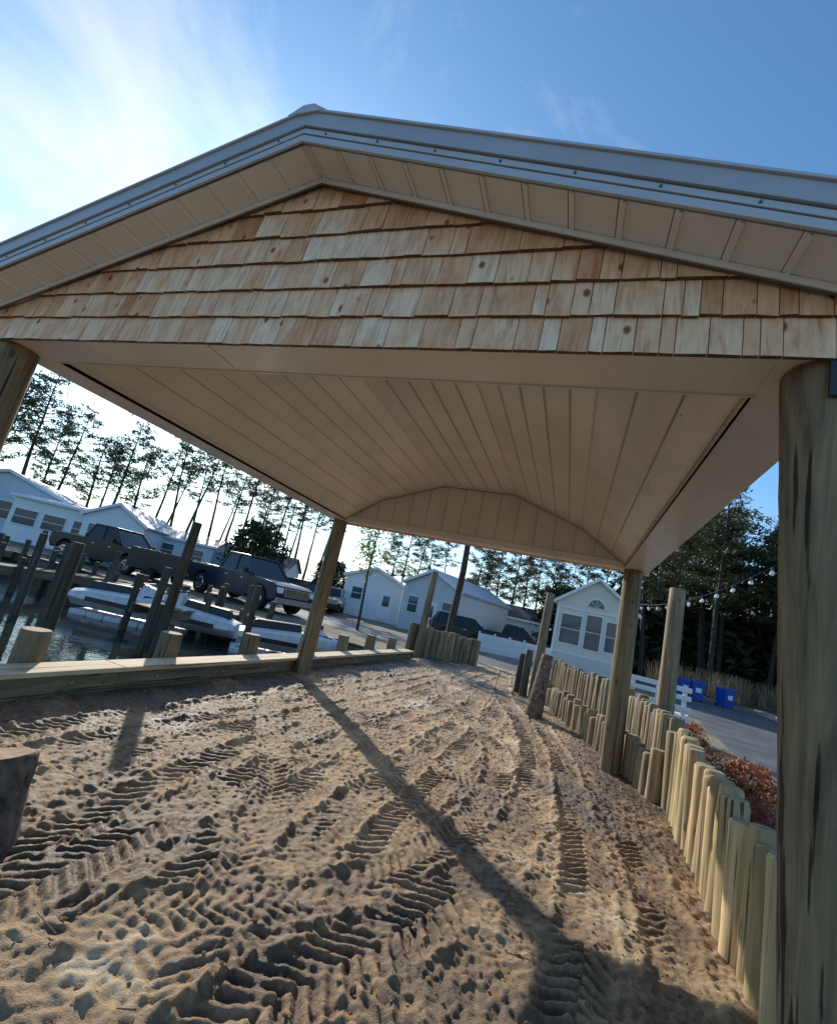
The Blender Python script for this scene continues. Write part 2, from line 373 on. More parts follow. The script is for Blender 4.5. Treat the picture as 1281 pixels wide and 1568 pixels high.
for sgn,xe in ((-1,EX),(1,EX2)):
    def strip(ya,yb,o0,o1,mat):
        mb.hexa([(AX,ya,ZA+o0),(xe,ya,zs(xe)+o0),(xe,yb,zs(xe)+o0),(AX,yb,ZA+o0),(AX,ya,ZA+o1),(xe,ya,zs(xe)+o1),(xe,yb,zs(xe)+o1),(AX,yb,ZA+o1)],mat,.5)
    for s_,yy in ((1,-OF),(-1,D+OF+.05)):
        def st(a,b_,o0,o1,mat):
            q=sorted((yy-s_*a,yy-s_*b_)); strip(q[0],q[1],o0,o1,mat)
        st(0,.015,-.012,.03,'fascia'); st(-.015,.009,.0305,.037,'darktrim'); st(0,.018,.0375,.07,'fascia')
        st(-.01,.014,.0705,.077,'darktrim'); st(0,.03,.0775,.168,'roofmetal'); st(-.02,.042,.1685,.183,'fascia')
    for i in range(8):
        x=AX+sgn*(.15+i*.33); mb.cyl((x,-OF-.024,zs(x)+.053),(x,-OF-.0182,zs(x)+.053),.006,.006,8,'darktrim')
    mb.hexa([(AX,-OF+.02,ZA+.131),(xe,-OF+.02,zs(xe)+.131),(xe,D+OF,zs(xe)+.131),(AX,D+OF,ZA+.131),(AX,-OF+.02,ZA+.165),(xe,-OF+.02,zs(xe)+.165),(xe,D+OF,zs(xe)+.165),(AX,D+OF,ZA+.165)],'roofmetal',.5)
    for k in range(16):
        y=-.2+k*.38; strip(y,y+.03,.166,.19,'roofmetal')
for s_ in (0,1):
    y=-OF-.045 if s_==0 else D+OF+.0
    mb.hexa([(AX-.12,y,ZA+.145),(AX+.12,y,ZA+.145),(AX+.12,y+.12,ZA+.145),(AX-.12,y+.12,ZA+.145),(AX-.035,y,ZA+.2),(AX+.035,y,ZA+.2),(AX+.035,y+.12,ZA+.2),(AX-.035,y+.12,ZA+.2)],'fascia',.5)
mb.box((AX-.05,-OF+.08,ZA+.16),(AX+.05,D+OF-.01,ZA+.19),'fascia',.5)
mb.obj('roof_edge_and_sheets',pav,bevel=.003)
for face in (0,1):
    mb=MB()
    ex=.178; yb0=YF if face==0 else YB
    s_=-1 if face==0 else 1
    for row in range(7):
        zb=2.745+row*ex
        x=XL-.02+random.uniform(-.05,0)
        while x<XR+.02:
            w=random.choice([.06,.08,.10,.12,.14,.17,.19]) *random.uniform(.9,1.12)
            xa,xb=x+.002,min(x+w,XR+.03)-.002
            x+=w
            if xb-xa<.03: continue
            zt=zb+ex+.05
            za_=min(zt,zs(xa)-.012); zb_=min(zt,zs(xb)-.012)
            if max(za_,zb_)-zb<.025: continue
            za_=max(za_,zb+.003); zb_=max(zb_,zb+.003)
            th=.010+random.uniform(-.003,.005); dz=random.uniform(-.005,.004) if row else 0
            tl=random.uniform(-.003,.003)
            y_bo=yb0+s_*(.018+th); y_bi=yb0+s_*.018
            fr=(za_-zb)/(ex+.05); fr2=(zb_-zb)/(ex+.05)
            y_toa=yb0+s_*(.018+th)*(1-fr)+s_*.004*fr; y_tob=yb0+s_*(.018+th)*(1-fr2)+s_*.004*fr2
            vs=[(xa,y_bo+tl,zb+dz),(xb,y_bo-tl,zb+dz+tl*.5),(xb,y_bi-s_*.012,zb+dz+tl*.5),(xa,y_bi-s_*.012,zb+dz),
                (xa,y_toa,za_),(xb,y_tob,zb_),(xb,yb0+s_*.001,zb_),(xa,yb0+s_*.001,za_)]
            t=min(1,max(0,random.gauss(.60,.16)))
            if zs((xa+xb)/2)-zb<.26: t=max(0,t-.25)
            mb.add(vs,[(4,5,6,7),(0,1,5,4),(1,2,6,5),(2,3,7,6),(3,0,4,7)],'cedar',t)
            mb.add(vs[:4],[(0,3,2,1)],'buttshade',t)
    mb.obj('cedar_shingles_'+('front' if face==0 else 'rear'),pav)
mb=MB(); cx=W+.02
mb.box((cx-.02,-.137,2.60),(cx+.11,-.122,2.755),'black',.5)
for z in (2.70,2.65): mb.cyl((cx+.035,-.162,z),(cx+.035,-.136,z),.014,.014,6,'steel')
mb.obj('steel_bracket',pav,bevel=.003)

# ------------------------------------------------------------------ sand surface
def vnoise(X,Y,sc,seed):
    r=np.random.default_rng(seed); G=r.random((256,256)); a0=seed*.7
    ca,sa=math.cos(a0),math.sin(a0)
    x=(X*ca-Y*sa)*sc+1000; y=(X*sa+Y*ca)*sc+1000; xi=np.floor(x).astype(int); yi=np.floor(y).astype(int)
    fx=x-xi; fy=y-yi; fx=fx*fx*(3-2*fx); fy=fy*fy*(3-2*fy)
    g=lambda a,b: G[a%256,b%256]
    return (g(xi,yi)*(1-fx)+g(xi+1,yi)*fx)*(1-fy)+(g(xi,yi+1)*(1-fx)+g(xi+1,yi+1)*fx)*fy-.5
xs=np.arange(-.16,6.4,.0115)
ys=[-3.2]
while ys[-1]<19: ys.append(ys[-1]+ (.05 if ys[-1]<-1.3 else .010 if ys[-1]<2.5 else .010+.0035*(ys[-1]-2.5)))
ys=np.array(ys); X,Y=np.meshgrid(xs,ys)
base=.06*vnoise(X,Y,.45,1)+.035*vnoise(X,Y,1.1,2)+.018*vnoise(X,Y,2.6,7)
rough=.008*vnoise(X,Y,4.5,3)+.012*vnoise(X,Y,11,4)+.012*vnoise(X,Y,24,5)+.010*vnoise(X,Y,50,6)
lump=np.clip(vnoise(X,Y,20,61)-.15,0,1)*.06*np.clip(vnoise(X,Y,1.6,62)*3+.5,0,1)
qual=np.clip(vnoise(X,Y,1.5,8)*3.4+.85,0,1)
flat=np.clip((vnoise(X,Y,1.1,9)-.2)*4,0,1)
Z=base+(rough*1.4+lump)*(1-.75*flat)
wet_shade=.50+.6*vnoise(X,Y,1.0,11)+.3*vnoise(X,Y,4.5,12)-.4*flat
def catmull(P,n=14):
    P=[np.array(p,float) for p in P]; P=[2*P[0]-P[1]]+P+[2*P[-1]-P[-2]]; o=[]
    for i in range(1,len(P)-2):
        for k in range(n):
            t=k/n; a,b,c,d=P[i-1:i+3]
            o.append(.5*((2*b)+(-a+c)*t+(2*a-5*b+4*c-d)*t*t+(-a+3*b-3*c+d)*t**3))
    o.append(P[-2]); return np.array(o)
tracks=[([(.35,-3),(.45,0),(.6,4),(.9,9),(.8,14)],.28,.085,.8),
 ([(.95,-3),(.8,0),(.95,3),(1.2,7),(1.3,12)],.27,.08,.8),
 ([(1.5,-3),(1.25,0),(1.35,4),(1.6,9),(1.6,16)],.32,.085,1),
 ([(2.9,-3),(1.9,0),(1.65,3),(1.8,8),(2.1,14)],.32,.09,1),
 ([(2.1,-3),(2.15,-1),(2.05,1.5),(2.2,6),(2.4,12),(2.3,18)],.32,.085,1),
 ([(3.4,-3),(2.75,-.4),(2.45,1.6),(2.45,5),(2.8,9),(2.7,15)],.33,.09,1),
 ([(3.9,-3),(3.1,-.3),(2.85,1.4),(2.85,4.5),(2.4,11)],.32,.085,1),
 ([(4.6,-2.5),(3.7,-.2),(3.25,1.3),(3.2,4.0),(3.1,8),(2.6,13)],.32,.09,1),
 ([(3.4,-3),(4.1,-1),(4.9,.6),(5.0,3)],.3,.085,.9),
 ([(3.2,-2.6),(4.2,-.3),(4.5,1.2),(4.5,3.2),(4.2,6),(3.4,9.5)],.32,.09,1.1),
 ([(.2,4.2),(1.4,2.6),(2.4,1.2),(3.0,-.5)],.27,.08,.8),
 ([(.4,6.5),(1.5,4.5),(2.8,3.4),(3.9,3.0)],.24,.08,.7),
 ([(1.0,12),(1.9,8),(3.4,5.0),(3.7,2.6),(3.3,.8),(2.4,-.2)],.30,.085,.9),
 ([(2.4,-2.2),(3.4,.1),(3.95,1.9),(4.05,4.2),(3.7,6.8),(2.9,10),(2.2,16)],.36,.095,1.25)]
for P,w,per,st in tracks:
    C=catmull(P); seg=np.diff(C,axis=0); sl=np.hypot(seg[:,0],seg[:,1]); cs=np.concatenate([[0],np.cumsum(sl)])
    bd=np.full(X.shape,9.); bs=np.zeros(X.shape); sd=np.zeros(X.shape)
    for i in range(len(seg)):
        ux,uy=seg[i]/sl[i]
        ymn,ymx=min(C[i,1],C[i+1,1])-.8,max(C[i,1],C[i+1,1])+.8
        j0,j1=np.searchsorted(ys,ymn),np.searchsorted(ys,ymx)
        if j1<=j0: continue
        sl_=slice(j0,j1); rx=X[sl_]-C[i,0]; ry=Y[sl_]-C[i,1]; t=np.clip(rx*ux+ry*uy,0,sl[i]); dx=rx-ux*t; dy=ry-uy*t
        d=np.hypot(dx,dy); m=d<bd[sl_]; bd[sl_]=np.where(m,d,bd[sl_]); bs[sl_]=np.where(m,cs[i]+t,bs[sl_]); sd[sl_]=np.where(m,np.sign(ux*dy-uy*dx),sd[sl_])
    sdn=int(w*1000+per*10000+st*10)
    bdn=bd+.045*vnoise(X,Y,5,20+sdn%50)+.02*vnoise(X,Y,22,21+sdn%50)
    ins=1/(1+np.exp(np.clip((bdn-w/2)/.017,-30,30)))
    u=bd*sd
    ph=(bs+np.abs(u)*.8+(u>0)*per*.5+.04*vnoise(X,Y,5,33)+.016*vnoise(X,Y,20,34))/per
    lug=np.clip(np.sin(2*np.pi*ph)*1.5-.1,-1,1)
    q2=np.clip(vnoise(X,Y,1.9,70+sdn%20)*3.2+.85,0,1)
    keep=np.clip(qual*q2*1.25,0.05,1)*np.clip(1-(ys[:,None]-5)/11,.3,1)*np.clip(1+1.3*vnoise(X,Y,10,35),.2,2)
    cgap=np.clip(bd/.02,0,1)
    fresh=np.clip(.93-.35*flat+.5*vnoise(X,Y,2.3,50+sdn%9),.35,.97)
    inner=-.013*st+ .0115*st*lug*keep*(.4+.6*cgap) + rough*(1.15-.55*keep)+lump*.6
    Z=Z*(1-ins*fresh)+(base+inner)*ins*fresh
    berm=np.exp(-((bdn-w/2-.03)/.03)**2)*.010*st*(1+2.6*vnoise(X,Y,9,41)+2.2*vnoise(X,Y,25,42))
    Z=Z+berm
    wet_shade=wet_shade*(1-ins*.45)+ins*.45*(.50+.36*(lug<0)*keep+.6*vnoise(X,Y,2,13))  # lug recesses darkened as painted shade; the noise part is damp
Z+= .05*np.exp(-((X-.0)/.25)**2)
taper=np.clip((X-5.9)/.45,0,1)*.2+np.clip((Y-17.5)/1.4,0,1)*.2
Z-=taper
wet_shade+=.3*np.exp(-((X-.1)/.45)**2)+.4*np.clip((X-4.2)/.7,0,1)*np.clip((Y-.5)/3,0,1)  # painted shade of the bulkhead along its foot, then damp by the rear post
nx,ny=len(xs),len(ys)
me=bpy.data.meshes.new('dirt_ground_mesh')
co=np.stack([X,Y,Z],-1).reshape(-1,3).astype(np.float32)
idx=np.arange(nx*ny).reshape(ny,nx)
F=np.stack([idx[:-1,:-1],idx[:-1,1:],idx[1:,1:],idx[1:,:-1]],-1).reshape(-1,4)
me.vertices.add(len(co)); me.vertices.foreach_set('co',co.ravel())
me.loops.add(F.size); me.loops.foreach_set('vertex_index',F.ravel().astype(np.int32))
me.polygons.add(len(F)); me.polygons.foreach_set('loop_start',np.arange(0,F.size,4,dtype=np.int32))
me.polygons.foreach_set('use_smooth',[True]*len(F))
me.update(); me.validate()
a=me.attributes.new('wet_shade','FLOAT','POINT'); a.data.foreach_set('value',np.clip(wet_shade,0,1).ravel().astype(np.float32))
me.materials.append(M['sand']); ob=bpy.data.objects.new('dirt_ground',me); scene.collection.objects.link(ob)
def gz(x,y):
    i=min(max(int(np.searchsorted(xs,x)),0),nx-1); j=min(max(int(np.searchsorted(ys,y)),0),ny-1); return float(Z[j,i])
def ico(mb,c,r,mat,sq=.6,tint=None):
    bm=bmesh.new(); bmesh.ops.create_icosphere(bm,subdivisions=1,radius=1)
    k=[random.uniform(.65,1.3) for _ in bm.verts]
    a=random.random()*6; ca,sa=math.cos(a),math.sin(a); e=random.uniform(.6,1)
    vs=[]
    for v,q in zip(bm.verts,k):
        x,y,z=v.co*q*r; y*=e; vs.append((c[0]+x*ca-y*sa,c[1]+x*sa+y*ca,c[2]+z*sq))
    mb.add(vs,[tuple(v.index for v in f.verts) for f in bm.faces],mat,tint); bm.free()
M['clod']=plain('dirt_clod',(.32,.20,.105),.95,var=.4,scale=12,bmp=.8)
mb=MB()
for k in range(3800):
    x=random.uniform(0,5.2); y=-1.6+random.random()**1.4*10
    if random.random()<.5:
        x=random.choice([.15,4.9,3.7,4.25,4.75])+random.gauss(0,.15)
    r=random.choice([.004,.005,.007,.010,.016])*random.uniform(.7,1.4)
    ico(mb,(x,y,gz(x,y)+r*.1),r,'clod')
mb.obj('dirt_clods',autosm=50)
mb=MB()
for k in range(80):
    x=random.uniform(0,5.2); y=-1.2+random.random()*8; z=gz(x,y)+.012; a=random.random()*6; l=random.uniform(.04,.22)
    mb.cyl((x,y,z),(x+math.cos(a)*l,y+math.sin(a)*l,z+random.uniform(-.005,.02)),.003,.002,5,'logbark')
mb.obj('twigs_and_straw')

# ------------------------------------------------------------------ big ground, road, water
LX0,LX1,LY0,LY1=-75,-.33,-70,11.9
gx=[-700,LX0,LX1,-.15,5,6.3,700]; gy=[-700,LY0,LY1,700]
mb=MB()
for i in range(len(gx)-1):
    for j in range(len(gy)-1):
        if gx[i]>=LX0 and gx[i+1]<=LX1 and gy[j]>=LY0 and gy[j+1]<=LY1: continue
        mb.add([(gx[i],gy[j],-.1),(gx[i+1],gy[j],-.1),(gx[i+1],gy[j+1],-.1),(gx[i],gy[j+1],-.1)],[(0,1,2,3)],'ground',.5)
mb.obj('ground')
mb=MB(); mb.add([(LX0-1,LY0-1,-.68),(LX1+.1,LY0-1,-.68),(LX1+.1,LY1+.1,-.68),(LX0-1,LY1+.1,-.68)],[(0,1,2,3)],'water',.5); mb.obj('lagoon_water')
mb=MB()
mb.add([(8.0,-60,-.095),(14.5,-60,-.095),(16.5,30,-.095),(16.5,37,-.095),(10.5,37,-.095),(9.4,22,-.095),(8.2,12,-.095)],[tuple(range(7))],'asphalt',.5)
mb.obj('asphalt_road')
mb=MB(); mb.add([(-70,17.2,-.091),(-5,17.6,-.091),(11,19,-.091),(11,25.5,-.091),(-5,23.5,-.091),(-70,22.5,-.091)],[tuple(range(6))],'asphalt',.5); mb.obj('access_road')
mb=MB()
for (xa,ya),(xb,yb) in (((14.5,-60),(16.5,30)),((16.5,30.01),(16.5,37))):
    mb.hexa([(xa,ya,-.12),(xa+.3,ya,-.12),(xb+.3,yb,-.12),(xb,yb,-.12),(xa,ya,.02),(xa+.3,ya,.02),(xb+.3,yb,.02),(xb,yb,.02)],'concrete',.5)
mb.obj('road_kerb')
mb=MB(); nyv=60
vx=[15.2,17,19,24,60]; vz=[-.08,.1,.35,.6,.7]
P=[]
for j in range(nyv):
    y=-60+j*3; sh=2*max(0,min(y,36))/30
    for q,z in zip(vx,vz): P.append((q+sh+random.uniform(-.3,.3)*(q>16),y,z+random.uniform(-.08,.08)*(q>16)-.0))
Fs=[(j*5+i,j*5+i+1,(j+1)*5+i+1,(j+1)*5+i) for j in range(nyv-1) for i in range(4)]
mb.add(P,Fs,'ground',.5); mb.obj('grass_verge',smooth=True)

# ------------------------------------------------------------------ bulkheads
mb=MB()
y=-14.0
while y<11.9:
    y2=min(y+3.2,11.9); w_=random.uniform(-.008,.008)
    mb.box((-.42+w_,y+.003,.235),(-.10+w_,y2-.003,.28+w_*.5),'capy')
    mb.box((-.36,y+.003,.06),(-.16,y2-.003,.234),'timbery'); mb.box((-.34,y+.006,-.15),(-.145,y2-.006,.055),'timbery')
    for q in (.5,1.6,2.7):
        if y+q<11.8: mb.cyl((-.162,y+q,.15),(-.148,y+q,.15),.022,.02,8,'steel')
    y=y2
y=-14
while y<11.9:
    mb.box((-.40,y,-1.8),(-.365,y+.19,.22),'planks'); y+=.2
mb.obj('wooden_bulkhead',bevel=.006)
def piling(x,y,z0,z1,r,mat='pile',lean=(0,0),n=18,name='wooden_piling'):
    mb=MB(); mb.cyl((x,y,z0),(x+lean[0],y+lean[1],z1),r*1.05,r*.92,n,mat,'endgrain' if mat!='piledark' else mat,rings=10,jit=.04,chamfer=.015,bend=.01)
    return mb.obj(name,autosm=50)
for y in (-3.6,-2,-.35,1.3,2.95,4.6,6.3,7.9,9.5,11.1):
    piling(-.56,y,-1.8,.60+random.uniform(-.05,.04),.14,'pile')
mb=MB(); x=-74.
while x<-.5:
    x2=min(x+3.6,-.45)
    mb.box((x+.003,11.72,.0),(x2-.003,12.06,.06),'timberx'); mb.box((x+.003,11.75,-.28),(x2-.003,11.86,-.04),'timberx')
    mb.box((x+.003,11.76,-.62),(x2-.003,11.86,-.42),'timberx'); x=x2
x=-74.
while x<-.5:
    mb.box((x,11.87,-1.8),(x+.2,11.92,-.01),'planks'); x+=.21
mb.obj('lagoon_bulkhead',bevel=.006)
mb=MB(); y=-70
while y<11.7: mb.box((-74.95,y,-1.8),(-74.88,y+.5,.05),'planks'); y+=.51
mb.obj('lagoon_bulkhead')
x=-1.4
random.seed(3)
while x>-36:
    piling(x,11.6,-1.8,random.choice([.35,.5,.7,.9]),.11,'piledark',(random.uniform(-.04,.04),0),10); x-=random.uniform(1.5,2.1)
for (x,y,z) in [(-1.95,4.15,2.12),(-2.6,2.85,1.38),(-4.2,6.0,1.2),(-5.6,4.8,1.25),(-3.6,8.6,1.2),(-5.2,10.4,1.1),(-7.5,5.5,1.3),(-9.2,8.8,1.2),(-11,6.2,1.4),(-8.4,3.6,1.3),(-10,4.5,1.4),(-13.5,6.5,1.5),(-13,9,1.3),(-15.5,5,1.5),(-12,3.2,1.5),(-17,8,1.5),(-2.4,9.4,1.0),(-14,4,1.5),(-18,6,1.5),(-20,9,1.5)]:
    piling(x,y,-1.8,z,.09 if x<-2.2 else .085,'piledark',(random.uniform(-.06,.06),random.uniform(-.05,.05)),12)
def pier(x0,x1,y0,y1,z=.05,along='y'):
    mb=MB()
    if along=='y':
        y=y0
        while y<y1: mb.box((x0,y,z-.04),(x1,y+.13,z),'timberx'); y+=.14
        mb.box((x0-.05,y0,z-.26),(x0-.005,y1,z+.01),'timbery'); mb.box((x1+.005,y0,z-.26),(x1+.05,y1,z+.01),'timbery')
        for yy in np.arange(y0+.1,y1,1.6):
            for xx in (x0-.17,x1+.17): mb.cyl((xx,yy,-1.8),(xx,yy,z+random.uniform(.15,.8)),.09,.085,10,'piledark')
    else:
        x=x0
        while x<x1: mb.box((x,y0,z-.04),(x+.13,y1,z),'timbery'); x+=.14
        mb.box((x0,y0-.05,z-.26),(x1,y0-.005,z+.01),'timberx'); mb.box((x0,y1+.005,z-.26),(x1,y1+.05,z+.01),'timberx')
        for xx in np.arange(x0+.1,x1,1.7):
            for yy in (y0-.17,y1+.17): mb.cyl((xx,yy,-1.8),(xx,yy,z+random.uniform(.15,.8)),.09,.085,10,'piledark')
    mb.obj('finger_pier')
pier(-6.6,-5.9,7.6,11.6); pier(-12.6,-11.8,4.5,11.6); pier(-19.5,-18.6,3,11.6); pier(-27,-26,3,11.6)
pier(-11.4,-6.9,10.6,11.45,along='x')

def jetski(x,y,rot,cover='whiteplastic'):
    e=empty('jet_ski',(x,y,-.45),rot)
    sec=[(-1.45,.42,.0,.42),(-1.0,.50,-.02,.5),(0,.52,-.04,.56),(.7,.46,-.02,.60),(1.2,.30,.08,.58),(1.55,.05,.3,.45)]
    vs=[];fs=[]
    for (xx,w,zb,zt) in sec:
        vs+=[(xx,-w*.45,zb),(xx,-w,zb+.22),(xx,-w*.9,zt-.08),(xx,-w*.45,zt),(xx,w*.45,zt),(xx,w*.9,zt-.08),(xx,w,zb+.22),(xx,w*.45,zb)]
    for k in range(5):
        for i in range(8): j=(i+1)%8; fs.append((k*8+i,(k+1)*8+i,(k+1)*8+j,k*8+j))
    fs+= [tuple(range(8)),tuple(reversed(range(40,48)))]
    mb=MB(); mb.add(vs,fs,cover,.5)
    o=mb.obj('hull',e,autosm=50)
    mb=MB(); mb.hexa([(-1.2,-.2,.48),(.25,-.18,.54),(.25,.18,.54),(-1.2,.2,.48),(-1.1,-.13,.72),(.2,-.12,.78),(.2,.12,.78),(-1.1,.13,.72)],'black')
    mb.obj('seat',e,bevel=.05)
    mb=MB(); mb.hexa([(.3,-.25,.55),(1.1,-.16,.55),(1.1,.16,.55),(.3,.25,.55),(.35,-.14,.92),(.62,-.1,.86),(.62,.1,.86),(.35,.14,.92)],cover)
    mb.cyl((.42,-.36,.95),(.42,.36,.95),.022,.022,8,'black'); mb.box((-.9,-.535,.18),(.6,-.515,.3),'black'); mb.box((-.9,.515,.18),(.6,.535,.3),'black')
    mb.hexa([(.5,-.3,.50),(1.15,-.2,.52),(1.15,-.13,.56),(.5,-.2,.58),(.5,-.3,.56),(1.15,-.2,.58),(1.15,-.13,.60),(.5,-.2,.63)],'black')
    mb.obj('console_and_handlebar',e,bevel=.02)
def floatdock(x,y,rot,L=4,Wd=1.6):
    e=empty('floating_dock',(x,y,-.68),rot); mb=MB()
    nX=int(L/.5); nY=int(Wd/.5)
    for i in range(nX):
        for j in range(nY):
            mb.box((i*.5-L/2+.01,j*.5-Wd/2+.01,-.15),(i*.5-L/2+.49,j*.5-Wd/2+.49,.13),'whiteplastic')
    mb.obj('float_cubes',e,bevel=.04)
floatdock(-7.6,8.6,R(20),3.0,1.0); jetski(-7.8,8.5,R(22)); 
jetski(-6.2,9.3,R(200)); floatdock(-3.4,10.2,R(40),3.0,1.0); jetski(-3.3,10.2,R(38))

# ------------------------------------------------------------------ palisades
def stakes(path,h,r,mat,name,hv=.08,z0=-.3,lean=0):
    C=catmull(path,20); seg=np.diff(C,axis=0); sl=np.hypot(seg[:,0],seg[:,1]); cs=np.concatenate([[0],np.cumsum(sl)])
    mb=MB(); s=0
    while s<cs[-1]:
        rr=r*random.uniform(.8,1.2); s+=rr
        i=min(np.searchsorted(cs,s)-1,len(seg)-1); i=max(i,0); t=(s-cs[i])/sl[i]; p=C[i]+seg[i]*t
        hh=(h(s/cs[-1]) if callable(h) else h)+random.uniform(-hv,hv)
        tp=Vector((p[0]+random.uniform(-.03,.03),p[1]+random.uniform(-.02,.02),hh))
        mb.cyl((p[0]+random.uniform(-.015,.015),p[1],z0),tp,rr*1.02,rr*.94,16,mat,'endgrain',rings=6,jit=.06,chamfer=rr*random.choice([.12,.2,.3]),bend=.008)
        s+=rr+.004
    return mb.obj(name,autosm=50)
stakes([(5.50,-.8),(5.42,.6),(5.36,1.7),(5.45,2.8),(5.5,4.2)],lambda t:.62+.25*t,.08,'stake','palisade_fence',.07)
stakes([(5.5,4.3),(5.55,6.2),(5.35,9.0),(4.7,12.0),(3.9,14.6)],lambda t:.9,.085,'stakeold','palisade_fence',.08)
stakes([(5.38,4.6),(5.05,6.0),(4.68,7.4),(4.2,9.2),(3.75,11.0)],lambda t:.5,.09,'stakeold','palisade_fence',.08)
stakes([(-.9,13.4),(-.3,14.3),(.4,15.1),(1.0,15.9)],lambda t:1.0-.1*t,.12,'stakeold','palisade_fence',.06)
piling(5.78,6.9,-.3,2.83,.135,'pile'); piling(3.5,11.3,-.3,2.73,.12,'pile',(.05,0)); piling(-.5,13.5,-.3,2.9,.12,'pile',(.05,0))
piling(3.28,10.9,-.2,1.15,.10,'piledark'); piling(3.1,11.3,-.2,1.0,.10,'piledark')
mb=MB(); mb.cyl((3.75,7.95,-.1),(3.83,8.1,1.22),.17,.11,18,'logbark','endgrain',rings=14,jit=.08,chamfer=.02); mb.obj('tree_stump',autosm=60)
mb=MB(); mb.cyl((1.62,-.17,-.1),(1.52,-.15,.36),.22,.20,30,'logbark','logend',rings=8,jit=.07,chamfer=.012); mb.obj('tree_stump',autosm=60)

# ------------------------------------------------------------------ trees
def limb(mb,p0,p1,r0,r1,mat='bark',n=5): mb.cyl(p0,p1,r0,r1,n,mat)
def tufts(c,n,sx,sz,l,w,r):
    ctr=c+r.normal(0,1,(n,3))*np.array([sx,sx,sz])
    a=r.normal(0,1,(n,3)); a[:,2]=a[:,2]*.7+.2; a/=np.linalg.norm(a,axis=1)[:,None]
    b=np.cross(a,r.normal(0,1,(n,3))); b/=np.linalg.norm(b,axis=1)[:,None]
    L=l*r.uniform(.6,1.3,(n,1)); Wd=w*r.uniform(.6,1.3,(n,1))
    return np.stack([ctr-a*L/2-b*Wd*.3,ctr-a*L/2+b*Wd*.3,ctr+a*L/2+b*Wd/2,ctr+a*L/2-b*Wd/2],1)
def pine_mesh(seed,h=13,cs=.5,spread=2.6,nl=34,r0=.19,curve=.5,dens=19,mat='needle'):
    r=np.random.default_rng(seed); random.seed(seed); mb=MB()
    ang=r.uniform(0,6.28); pts=[]
    for k in range(9):
        q=k/8; b=curve*math.sin(q*2.2)*q; pts.append(Vector((b*math.cos(ang)+r.uniform(-.04,.04),b*math.sin(ang)+r.uniform(-.04,.04),q*h-.3*(k==0))))
    for k in range(8):
        q0,q1=k/8,(k+1)/8; mb.cyl(pts[k],pts[k+1],r0*(1-q0*.85),r0*(1-q1*.85),8,'bark')
    def tp(q):
        k=min(int(q*8),7); return pts[k].lerp(pts[k+1],q*8-k)
    for k in range(9):
        q=r.uniform(.2,cs); a=r.uniform(0,6.28); p=tp(q); limb(mb,p,p+Vector((math.cos(a),math.sin(a),.1))*r.uniform(.3,1.3),.025,.008)
    for k in range(nl):
        q=cs+(1-cs)*(k+r.uniform(0,1))/nl; rel=(q-cs)/(1-cs)
        L=spread*(r.uniform(.35,1.15))*(1-.7*rel**1.8)*(.55+.45*min(1,rel*4))+.25
        a=r.uniform(0,6.28); p=tp(min(q,.995)); el=r.uniform(-.1,.4)+.3*rel
        d=Vector((math.cos(a)*math.cos(el),math.sin(a)*math.cos(el),math.sin(el)))
        mid=p+d*L*.55; end=mid+Vector((d.x,d.y,d.z+.25))*L*.45
        limb(mb,p,mid,.045*(1-.6*rel)+.012,.025); limb(mb,mid,end,.025,.008)
        nc=max(2,int(L*1.9))
        for c in range(nc):
            f=.4+.6*(c+r.uniform(0,1))/nc
            cc=(p.lerp(mid,f/.55) if f<.55 else mid.lerp(end,(f-.55)/.45))
            cc=np.array(cc)+r.normal(0,.16,3)*np.array([1,1,.5])+np.array([0,0,.08])
            n=int(dens*r.uniform(.6,1.3)); P=tufts(cc,n,.26,.10,.30,.09,r)
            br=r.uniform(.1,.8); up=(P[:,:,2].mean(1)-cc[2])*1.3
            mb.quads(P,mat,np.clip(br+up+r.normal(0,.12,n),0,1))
    return mb.mesh('pine_mesh_%d'%seed)
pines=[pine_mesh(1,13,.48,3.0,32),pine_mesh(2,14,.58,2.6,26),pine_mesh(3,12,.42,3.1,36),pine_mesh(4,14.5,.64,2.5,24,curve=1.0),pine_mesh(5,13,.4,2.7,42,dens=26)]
random.seed(11)
def place(me,x,y,sc=1,rot=None,lean=0,name='pine_tree',parent=None,z=-.1):
    ob=bpy.data.objects.new(name,me); scene.collection.objects.link(ob); ob.location=(x,y,z)
    ob.rotation_euler=(random.uniform(-.05,.05),lean+random.uniform(-.03,.03),random.uniform(0,6.28) if rot is None else rot); ob.scale=(sc,sc,sc*random.uniform(.92,1.1))
    if parent: ob.parent=parent
    return ob
CXm,CYm=4.18,-1.99
def pol(az,d): return CXm+d*math.sin(R(az)),CYm+d*math.cos(R(az))
for az,d,sc,k in [(-63,44,.90,2),(-60.5,46,.98,0),(-57.8,52,.9,1),(-55,50,.88,2),(-53,48,.9,0),(-51,54,1.0,2),(-49,58,1.0,1),(-66,50,1.0,0),(-70,46,.9,3),(-47,50,.9,3),(-45,62,1.05,1),(-43.2,50,.92,3),(-41.5,58,1.02,1),(-40,48,.9,3),(-38.5,60,1.02,0),(-36.5,52,.95,3),(-35,58,.95,1),(-33.5,50,.9,3),(-32,60,.95,1),(-30.5,55,.9,3),(-46,45,.84,3),(-59,60,.9,4),(-54,62,.95,1),(-42.3,64,.95,3),(-37.4,66,1,1),(-34.3,64,.95,3),(-48,66,1.0,3)]:
    x,y=pol(az,d); place(pines[k],x,y,sc)
